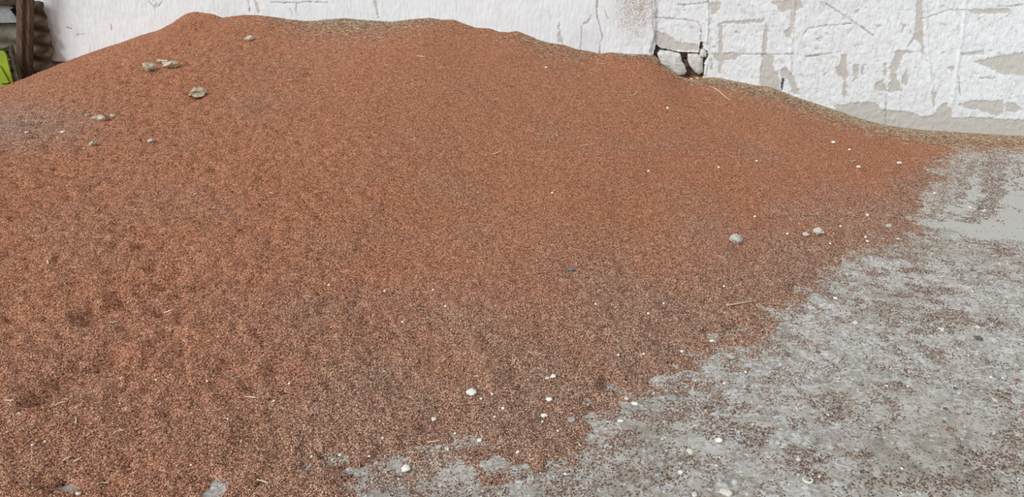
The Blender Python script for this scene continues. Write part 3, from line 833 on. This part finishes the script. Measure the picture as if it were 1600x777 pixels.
# white and cream pebbles: own labels where the photo tells them apart
PB = [(736, 612, 16, 11, 'W', 'large oval white pebble on the lower heap, biggest of all'),
      (634, 732, 14, 11, 'W', 'round white pebble beside the bare concrete tongue, bottom centre'),
      (678, 655, 8, 6, 'C', 'small cream pebble between the two larger white pebbles'),
      (122, 771, 9, 9, 'C', 'round cream pebble at the very bottom left edge'),
      (864, 588, 10, 6, 'W', 'white flat pebble, upper right of a touching pair on lower heap'),
      (855, 591, 7, 4, 'C', 'little cream pebble touching the flat white one, lower heap'),
      (858, 624, 11, 6, 'W', 'long tilted white pebble between the pebble pairs, lower heap'),
      (850, 650, 11, 7, 'W', 'bright white pebble above a cream one at the heap foot'),
      (847, 659, 7, 6, 'C', 'cream pebble right below the bright white one at heap foot'),
      (1302, 222, 7, 6, 'W', 'bright white pebble on the upper right of the heap'),
      (1341, 261, 8, 4, 'W', 'flat white pebble in the right part of the red grain'),
      (1405, 255, 9, 4, 'W', 'thin white sliver pebble near the right edge of the heap'),
      (1355, 336, 6, 4, 'C', 'small cream pebble close to the right edge of the heap'),
      (853, 105, 4, 4, 'W', 'tiny white pebble high on the heap below the triangular plaster scar'),
      (979, 623, 8, 5, 'C', 'pinkish cream pebble beside the concrete edge, lower centre'),
      (993, 631, 12, 5, 'W', 'long flat white pebble on the concrete edge, lower centre'),
      (969, 658, 11, 4, 'W', 'flat white flake where the grain ends, lower centre'),
      (1123, 688, 11, 8, 'W', 'angular off-white pebble beside a brown grain patch, lower right of centre'),
      (1135, 771, 22, 11, 'C', 'large angular cream stone cut by the bottom edge of the picture'),
      (1085, 773, 10, 7, 'C', 'rounded cream stone at the bottom edge, left of the angular one'),
      (1078, 706, 13, 9, 'C', 'pale crumbly stone alone on the concrete, lower centre'),
      (1064, 737, 7, 8, 'W', 'upright triangular white pebble on the concrete, bottom centre'),
      (883, 741, 6, 5, 'W', 'white pebble alone on the gritty concrete, bottom centre'),
      (809, 707, 7, 5, 'W', 'white pebble on the small bare patch at the heap foot'),
      (749, 688, 8, 6, 'W', 'off-white crumb at the heap foot above the bare concrete'),
      (786, 638, 6, 5, 'W', 'small white pebble right of the large oval white pebble'),
      (1247, 718, 8, 7, 'C', 'round cream pebble in the brown grain patch, lower right'),
      (1270, 741, 4, 4, 'W', 'small bright pebble left of the cream one, lower right patch'),
      (1280, 745, 6, 5, 'C', 'cream pebble beside the ring-shaped shell, lower right patch'),
      (1385, 603, 5, 4, 'W', 'bright white pebble on a small brown clump, right floor'),
      (1305, 466, 7, 5, 'W', 'white pebble right of the round bare patch near the heap edge'),
      (1470, 514, 10, 6, 'C', 'cream pebble in the grain clump left of the dark stone'),
      (1527, 511, 7, 5, 'C', 'cream pebble in the grain clump above the dark stone'),
      (1336, 505, 9, 6, 'C', 'cream gravel crumb at the corner of a brown clump, right floor'),
      (1065, 549, 6, 5, 'W', 'white pebble on thin grain near the jagged heap edge'),
      (1112, 533, 8, 5, 'W', 'white pebble on a bare flake at the jagged heap edge'),
      (1355, 377, 5, 4, 'W', 'small white pebble in the tongue of grain below the slab'),
      (1403, 374, 6, 4, 'C', 'cream pebble at the tip of the grain tongue below the slab'),
      (98, 206, 7, 6, 'W', 'whitish pebble on the grey dusty patch at far left'),
      (42, 207, 6, 4, 'C', 'cream crumb on the grey dusty patch at the far left edge')]
for x, y, w, h, c, lab in PB:
    place_rock('pebble', x, y, w, h, M_WHITE if c == 'W' else M_CREAM, lab, 'pebble', 'pale pebbles', amp=0.13, facets=5, sub=3, flat=0.55)
small = [(1043, 169), (769, 617), (752, 624), (773, 652), (711, 678), (700, 703), (872, 674), (598, 686), (577, 714), (428, 627), (452, 600), (487, 714), (1006, 554), (966, 555),
         (931, 476), (1037, 475), (1131, 448), (696, 479), (629, 504), (677, 454), (514, 446), (601, 455), (1013, 490), (1297, 381), (1352, 371), (1313, 354), (1460, 302), (1230, 366),
         (1179, 339), (1182, 252), (1013, 268), (1327, 234), (1123, 262), (863, 302), (299, 728), (324, 597), (356, 655), (51, 696), (71, 691), (30, 647), (244, 595), (1165, 582)]
for (x, y) in small:
    place_rock('pebble', x, y, 4.2, 3.6, M_WHITE, 'tiny white pebble speckling the red grain', 'pebble', 'tiny white pebbles in the grain', amp=0.1, facets=1, sub=2, flat=0.8, sink=0.2)
GS_ = [(1529, 527, 12, 12, M_DARK, 'dark round stone on the pale floor at right'), (1567, 748, 21, 11, M_GREY, 'flat grey stone in dark grain at the bottom right corner'),
       (1052, 621, 20, 11, M_GREY, 'half-buried blue-grey stone at the heap edge with pale rim'), (893, 654, 14, 11, M_GREY, 'half-buried grey stone under thin grain, heap foot'),
       (980, 642, 14, 11, M_GREY, 'pale grey broken stone at the end of the grain, lower centre'), (1031, 722, 15, 11, M_GREY, 'round grey stone flush in the concrete, bottom centre'),
       (1493, 607, 7, 6, M_DARK, 'small dark chip on the grey floor at right'), (1478, 639, 7, 5, M_DARK, 'small dark chip just below another on the right floor'),
       (1278, 550, 8, 5, M_DARK, 'small dark pebble alone on the pale floor centre right'), (1475, 659, 5, 5, M_DARK, 'tiny dark chip above the orange crumb, right floor')]
for x, y, w, h, m, lab in GS_:
    place_rock('stone', x, y, w, h, m, lab, 'stone', 'grey stones on the floor', amp=0.18, facets=7, flat=0.5, sink=0.55)
place_rock('red_chip', 964, 728, 4, 8, M_RUST, 'small upright red chip on the gritty concrete, bottom centre', 'chip', amp=0.1, facets=4)
place_rock('orange_crumb', 1483, 669, 8, 4, M_RUST, 'orange crumb on the grey floor at right', 'crumb', amp=0.2)
place_rock('rusty_flake', 1590, 594, 11, 4, M_RUST, 'rusty red flake on the floor at the right edge', 'flake', amp=0.15, flat=0.3)

# ring-shaped shell
def ring_shell(x, y, R):
    P, dp = hit(x, y); r = R * px_size(dp); V, F = [], []; n, m = 20, 8
    for i in range(n):
        a = -2.5 + 5.0 * i / (n - 1); w = 0.22 * (0.4 + 0.6 * math.sin(math.pi * i / (n - 1)))
        for j in range(m):
            b = 2 * math.pi * j / m; q = r * (1 + w * math.cos(b))
            V.append((q * math.cos(a - 1.6), q * math.sin(a - 1.6), r * w * 1.2 * math.sin(b)))
    for i in range(n - 1):
        for j in range(m): F.append((i * m + j, i * m + (j + 1) % m, (i + 1) * m + (j + 1) % m, (i + 1) * m + j))
    F.append(tuple(range(m - 1, -1, -1))); F.append(tuple((n - 1) * m + j for j in range(m)))
    o = mesh_obj('shell', V, F, M_WHITE); o.location = (P[0], P[1], ground_z(P[:2]) + r * 0.12)
    return tag(o, 'white crescent-shaped shell half buried, lower right floor', 'shell')
ring_shell(1262, 751, 7)

# bird dropping on the slab: white splash with a dark core
P, dp = hit(1526, 327); ps = px_size(dp)
bd = empty('bird_dropping', (P[0], P[1], ground_z(P[:2])))
tag(bd, 'white bird dropping with dark core on the smooth slab', 'bird dropping')
for dx, dy, w, h, m, nm in ((-7, 3, 5, 4, M_WHITE, 'splash'), (-3, 0, 4, 2, M_WHITE, 'splash'), (5, -4, 8, 3, M_WHITE, 'splash'), (11, -2, 4, 3, M_WHITE, 'splash'), (7, 1, 7, 3.5, M_DARK, 'core')):
    o = rock(nm, (w * ps * 0.5, h * ps, 0.0025 if m is M_WHITE else 0.006), int(dx * 3 + 90), m, bd, 2, 0.3)
    o.location = (dx * ps, dy * ps * 2.2, 0.002)

# ------------------------------------------------------------------ single straws and stalks
def straw(name, pts, r, mat, label, cat, group=None):
    Q = []
    for (x, y) in pts:
        P, dp = hit(x, y); Q.append(np.array([P[0], P[1], ground_z(P[:2]) + r * 1.2]))
    Q = np.array(Q)
    n = max(8, 3 * len(Q)); u = np.linspace(0, len(Q) - 1, n)
    C = np.stack([np.interp(u, range(len(Q)), Q[:, k]) for k in range(3)], -1)
    for k in range(n): C[k, 2] = max(C[k, 2], ground_z(C[k, :2]) + r * 0.8)
    C[:, 2] = np.convolve(np.pad(C[:, 2], 1, mode='edge'), [0.25, 0.5, 0.25], 'valid')
    o0 = C.mean(0); o0[2] = C[:, 2].min(); V, F = [], []; m = 6
    for k in range(n):
        d = C[min(k + 1, n - 1)] - C[max(k - 1, 0)]; d = d / (np.linalg.norm(d) + 1e-9)
        sd = np.cross(d, [0, 0, 1.0]); sd /= np.linalg.norm(sd) + 1e-9; up = np.cross(sd, d)
        rr = r * (1.0 - 0.35 * abs(2 * k / (n - 1) - 1) ** 2)
        for j in range(m):
            a = 2 * math.pi * j / m; V.append(C[k] - o0 + sd * (rr * math.cos(a)) + up * (rr * math.sin(a)))
    for k in range(n - 1):
        for j in range(m): F.append((k * m + j, k * m + (j + 1) % m, (k + 1) * m + (j + 1) % m, (k + 1) * m + j))
    F.append(tuple(range(m - 1, -1, -1))); F.append(tuple((n - 1) * m + j for j in range(m)))
    o = mesh_obj(name, V, F, mat); o.location = tuple(o0)
    return tag(o, label, cat, group)

straw('stalk', [(1240, 349), (1262, 352), (1290, 359), (1318, 366)], 0.0027, M_STALK, 'long thin dry stalk across the grain above the grey-white clod', 'stalk')
straw('stalk', [(1040, 155), (1052, 157), (1064, 166), (1088, 168)], 0.0027, M_STALK, 'thin curved brown stalk on the grain below the broken wall stones', 'stalk')
ST = [([(984, 150), (992, 149), (996, 144)], 'bent pale straw on the upper heap left of the curved stalk'),
      ([(769, 158), (776, 156), (782, 155)], 'pale straw on the upper heap, left of the bent one'),
      ([(770, 243), (777, 240), (785, 237)], 'pale straw tilted up rightward in the middle of the heap'),
      ([(907, 229), (913, 228), (920, 227)], 'bright straw sliver right of the tilted one, middle of heap'),
      ([(651, 88), (657, 89), (664, 90)], 'pale straw high on the heap below the middle of the ridge'),
      ([(553, 45), (557, 45), (562, 46)], 'short straw in the chaff near the top of the ridge'),
      ([(451, 126), (455, 126), (459, 126)], 'short bright straw on the upper left heap'),
      ([(472, 117), (477, 116), (481, 115)], 'short dull straw on the upper left heap, right of the bright one'),
      ([(420, 303), (424, 303), (427, 304)], 'short straw in the middle of the left slope'),
      ([(1049, 458), (1053, 452), (1057, 447)], 'slanting tan straw on the lower right heap'),
      ([(668, 694), (678, 692), (688, 690)], 'long pale straw on the lower heap above the bare patches'),
      ([(401, 751), (410, 753), (419, 756)], 'pale straw near the bottom edge, left of the bare concrete'),
      ([(152, 758), (160, 756), (170, 756)], 'pale straw near the round cream pebble, bottom left'),
      ([(98, 722), (105, 718), (112, 715)], 'left of two slanting straws at the bottom left'),
      ([(115, 724), (122, 720), (129, 716)], 'right of two slanting straws at the bottom left'),
      ([(178, 678), (184, 675), (196, 674)], 'thin faint straw above the two slanting straws'),
      ([(119, 653), (119, 658), (119, 664)], 'upright straw stub below the lower footprint'),
      ([(8, 627), (15, 627), (23, 627)], 'flat bright straw at the left edge by the footprint'),
      ([(86, 636), (93, 631), (103, 630)], 'bent straw just under the lower footprint'),
      ([(363, 594), (370, 591), (378, 589)], 'pale straw right of the lower footprint'),
      ([(382, 622), (391, 622), (400, 623)], 'thin pale straw on the lower heap, right of the footprint'),
      ([(170, 505), (178, 505), (186, 504)], 'straw lying just under the upper footprint'),
      ([(256, 491), (262, 489), (270, 485)], 'short straw right of the upper footprint'),
      ([(74, 408), (75, 411), (76, 414)], 'upright straw stub above and left of the footprints'),
      ([(1108, 135), (1122, 142), (1140, 158)], 'thin straw slanting down below the white wall, right of the hole'),
      ([(1330, 254), (1335, 252), (1338, 251)], 'short straw by the flat white pebble on the right'),
      ([(1135, 479), (1160, 475), (1176, 472)], 'long faint straw on the lower right heap near its edge'),
      ([(934, 681), (945, 681), (962, 684)], 'dark twig-like straw on the concrete at the heap foot'),
      ([(740, 589), (744, 589), (748, 590)], 'short straw above the large oval white pebble'),
      ([(902, 692), (906, 697), (908, 699)], 'short white straw at the heap foot, bottom centre')]
for p, lab in ST:
    straw('straw', p, 0.0024 if p[0][1] > 500 else 0.0034, M_STRAW if 'tan' not in lab and 'dull' not in lab and 'dark' not in lab else M_STALK, lab, 'straw', 'single straws')

# ------------------------------------------------------------------ junk in the left corner
M_CORR = mat_simple('weathered_sheet', srgb(82, 69, 54), srgb(120, 104, 86), 7, 0.9, 0.1, 0.3, (1, 1, 1.8))  # weathered brown, darkened a little in place of shade on the sheet
M_CORRD = mat_simple('dirty_sheet', srgb(92, 86, 74), srgb(124, 118, 106), 6, 0.9, 0.1, 0.3)
M_GREYS = mat_simple('grey_sheet', srgb(128, 132, 130), srgb(152, 156, 154), 8, 0.7, 0.2, 0.2)
M_WOOD = mat_simple('old_timber', srgb(78, 62, 50), srgb(122, 102, 86), 12, 0.9, 0.1, 0.6, (9, 9, 0.6))
M_WOODD = mat_simple('dark_timber', srgb(58, 46, 38), srgb(88, 70, 58), 12, 0.9, 0.1, 0.6, (1, 9, 9))
M_LIME = mat_simple('lime_paint', srgb(130, 156, 34), srgb(150, 176, 48), 10, 0.45, 0.4, 0.1)
M_IRON = mat_simple('grimy_iron', srgb(62, 58, 44), srgb(96, 90, 68), 20, 0.7, 0.3, 0.4)
M_BLACK = mat_simple('dark_backing', srgb(30, 27, 24), srgb(46, 42, 36), 12, 0.9, 0.1, 0.3)  # near-black for the added backing, also used on bolts and slot

def wl(x, y, t):
    s, z = wall_at(x, y, t); return W(np.array(s), np.array(t), np.array(z))
def solid_from_outline(name, ring, t_thick, mat, parent=None, base=None):
    """ring: (m,3) front points; extruded backwards along the wall normal"""
    ring = [np.asarray(p) for p in ring]; m = len(ring); b0 = np.zeros(3) if base is None else np.asarray(base)
    V = [p - b0 for p in ring] + [p - N_ * t_thick - b0 for p in ring]
    F = [tuple(range(m))] + [tuple(m + i for i in range(m - 1, -1, -1))] + [((i + 1) % m, i, m + i, m + (i + 1) % m) for i in range(m)]
    return mesh_obj(name, V, F, mat, parent, False)

# corrugated sheet with wavy right edge, leaning by the end of the wall; corrugations run along s
def corrugated(name, s_l, s_r_fn, z0, z1, t0, period, amp, mat, lean=0.0, thick=0.007, ns=14, nz=90):
    V, F = [], []
    for side in (0, 1):
        for j in range(nz + 1):
            z = z0 + (z1 - z0) * j / nz; wv = math.cos(2 * math.pi * (z - z0) / period)
            sr = s_r_fn(z)
            for i in range(ns + 1):
                s = s_l + (sr - s_l) * i / ns
                t = t0 + amp * wv - side * thick - lean * (z - z0)
                V.append(W(np.array(s), np.array(t), np.array(z)))
    k = (nz + 1) * (ns + 1); ix = lambda sd, j, i: sd * k + j * (ns + 1) + i
    for j in range(nz):
        for i in range(ns):
            F.append((ix(0, j, i), ix(0, j, i + 1), ix(0, j + 1, i + 1), ix(0, j + 1, i)))
            F.append((ix(1, j, i), ix(1, j + 1, i), ix(1, j + 1, i + 1), ix(1, j, i + 1)))
        F.append((ix(0, j, ns), ix(1, j, ns), ix(1, j + 1, ns), ix(0, j + 1, ns))); F.append((ix(0, j, 0), ix(0, j + 1, 0), ix(1, j + 1, 0), ix(1, j, 0)))
    for i in range(ns):
        F.append((ix(0, 0, i), ix(1, 0, i), ix(1, 0, i + 1), ix(0, 0, i + 1))); F.append((ix(0, nz, i), ix(0, nz, i + 1), ix(1, nz, i + 1), ix(1, nz, i)))
    return mesh_obj(name, V, F, mat)

TS = 0.10
per = wall_at(80, 30, TS)[1] - wall_at(80, 54, TS)[1]
EDGE = [(58, 2), (64, 3), (69, 10), (70, 17), (69.5, 24), (71, 30), (76, 38), (77, 46), (75, 51), (80, 58), (83, 65), (79.5, 72), (82, 79), (85, 85), (79, 92), (79, 99), (81, 104), (76, 112), (70, 120), (66, 132), (64, 150)]
_e = np.array([wall_at(*p, TS) for p in EDGE]); _eo = np.argsort(_e[:, 1])
zt = wall_at(62, 2, TS)[1]
sheet = corrugated('corrugated_sheet', wall_at(38, 60, TS)[0], lambda z: float(np.interp(z, _e[_eo, 1], _e[_eo, 0])), max(0.02, wall_at(60, 165, TS)[1]), zt, TS, per, 0.022, M_CORR)
tag(sheet, 'brown weathered corrugated sheet with scalloped edge against the white wall', 'corrugated sheet')

# two upright timbers
def timber(pts_top, pts_bot, t, thick, mat, label):
    o = solid_from_outline('timber_post', [wl(*pts_top[0], t), wl(*pts_bot[0], t), wl(*pts_bot[1], t), wl(*pts_top[1], t)], thick, mat)
    bv = o.modifiers.new('edge', 'BEVEL'); bv.width = 0.006; bv.segments = 2
    return tag(o, label, 'post', 'upright timbers in the left corner')
timber(((25.5, -40), (35.2, -40)), ((23.6, 150), (33.2, 150)), 0.25, 0.09, M_WOOD, 'lighter upright timber post left of its darker twin')
timber(((38, -40), (46.5, -40)), ((35.6, 150), (44, 150)), 0.22, 0.07, M_WOOD, 'darker narrow timber post against the corrugated sheet')

# back sheets left of the posts
TB = -0.12
def flat_sheet(name, pts, t, thick, mat, label, cat):
    return tag(solid_from_outline(name, [wl(*p, t) for p in pts], thick, mat), label, cat)
lo = corrugated('cladding_sheet', wall_at(-90, 60, TB)[0], lambda z: wall_at(40, 60, TB)[0], max(0.02, wall_at(20, 150, TB)[1]), wall_at(10, 37, TB)[1], TB, per * 1.3, 0.02, M_CORRD)
tag(lo, 'brownish corrugated cladding sheet behind the lime-green panel', 'cladding')
flat_sheet('grey_panel', [(-90, 37), (27, 35.5), (27, 30), (15, 14.5), (21, 12), (14, 8.5), (-90, 6)], TB + 0.03, 0.012, M_GREYS, 'grey flat sheet with a torn corner at the top left', 'panel')
flat_sheet('dark_backing', [(-95, 165), (52, 165), (52, -60), (-95, -60)], TB - 0.10, 0.02, M_BLACK, 'added dark backing board standing in for shade behind the torn grey sheet', 'board')  # added backing: its near-black colour stands in for darkness behind the sheets
flat_sheet('timber_beam', [(-90, 6.5), (30, 8), (30, -12), (-90, -12)], TB + 0.07, 0.06, M_WOODD, 'dark brown horizontal timber beam at the top left', 'beam')

# lime-green machine guard
TG = 0.45
b0 = wl(5, 150, TG)
mg = empty('machine_guard', b0)
tag(mg, 'lime-green metal machine guard with grimy iron frame at left edge', 'machine part')
rel = lambda pts, t: [wl(*p, t) for p in pts]
solid_from_outline('guard_panel', rel([(-40, 79), (3, 79.5), (7.5, 82.5), (10, 88), (20.3, 133), (19, 137), (14, 150), (-40, 150)], TG), 0.02, M_LIME, mg, b0)
solid_from_outline('guard_flange', rel([(-1, 103), (1, 106), (14, 129), (14.5, 136), (9, 146), (-1, 146)], TG + 0.018), 0.016, M_LIME, mg, b0)
solid_from_outline('frame', rel([(-40, 74), (3, 76), (13, 71), (15, 72), (19, 88), (29, 126), (28, 150), (19, 150), (8, 84), (3, 80), (-40, 80)], TG - 0.025), 0.05, M_IRON, mg, b0)
solid_from_outline('frame_flange', rel([(-40, 73), (3, 75), (13.2, 70.6), (15.5, 71.5), (29.8, 127), (28.8, 127.5), (14.3, 73), (3, 77), (-40, 75)], TG - 0.012), 0.02, M_IRON, mg, b0)
for (bx, by) in ((10.5, 80.5), (14, 93), (18, 110)):
    c = wl(bx, by, TG - 0.02); o = rock('bolt', (0.012, 0.012, 0.012), int(bx), M_GREYS if by == 93 else M_BLACK, mg, 2, 0.05); o.location = tuple(c - b0)
c = wl(13.8, 132, TG + 0.02); o = rock('pivot_bolt', (0.016, 0.016, 0.016), 5, M_BLACK, mg, 2, 0.05); o.location = tuple(c - b0)
solid_from_outline('slot', rel([(3, 130.4), (10, 130.2), (10, 131.6), (3, 131.8)], TG + 0.022), 0.006, M_BLACK, mg, b0)
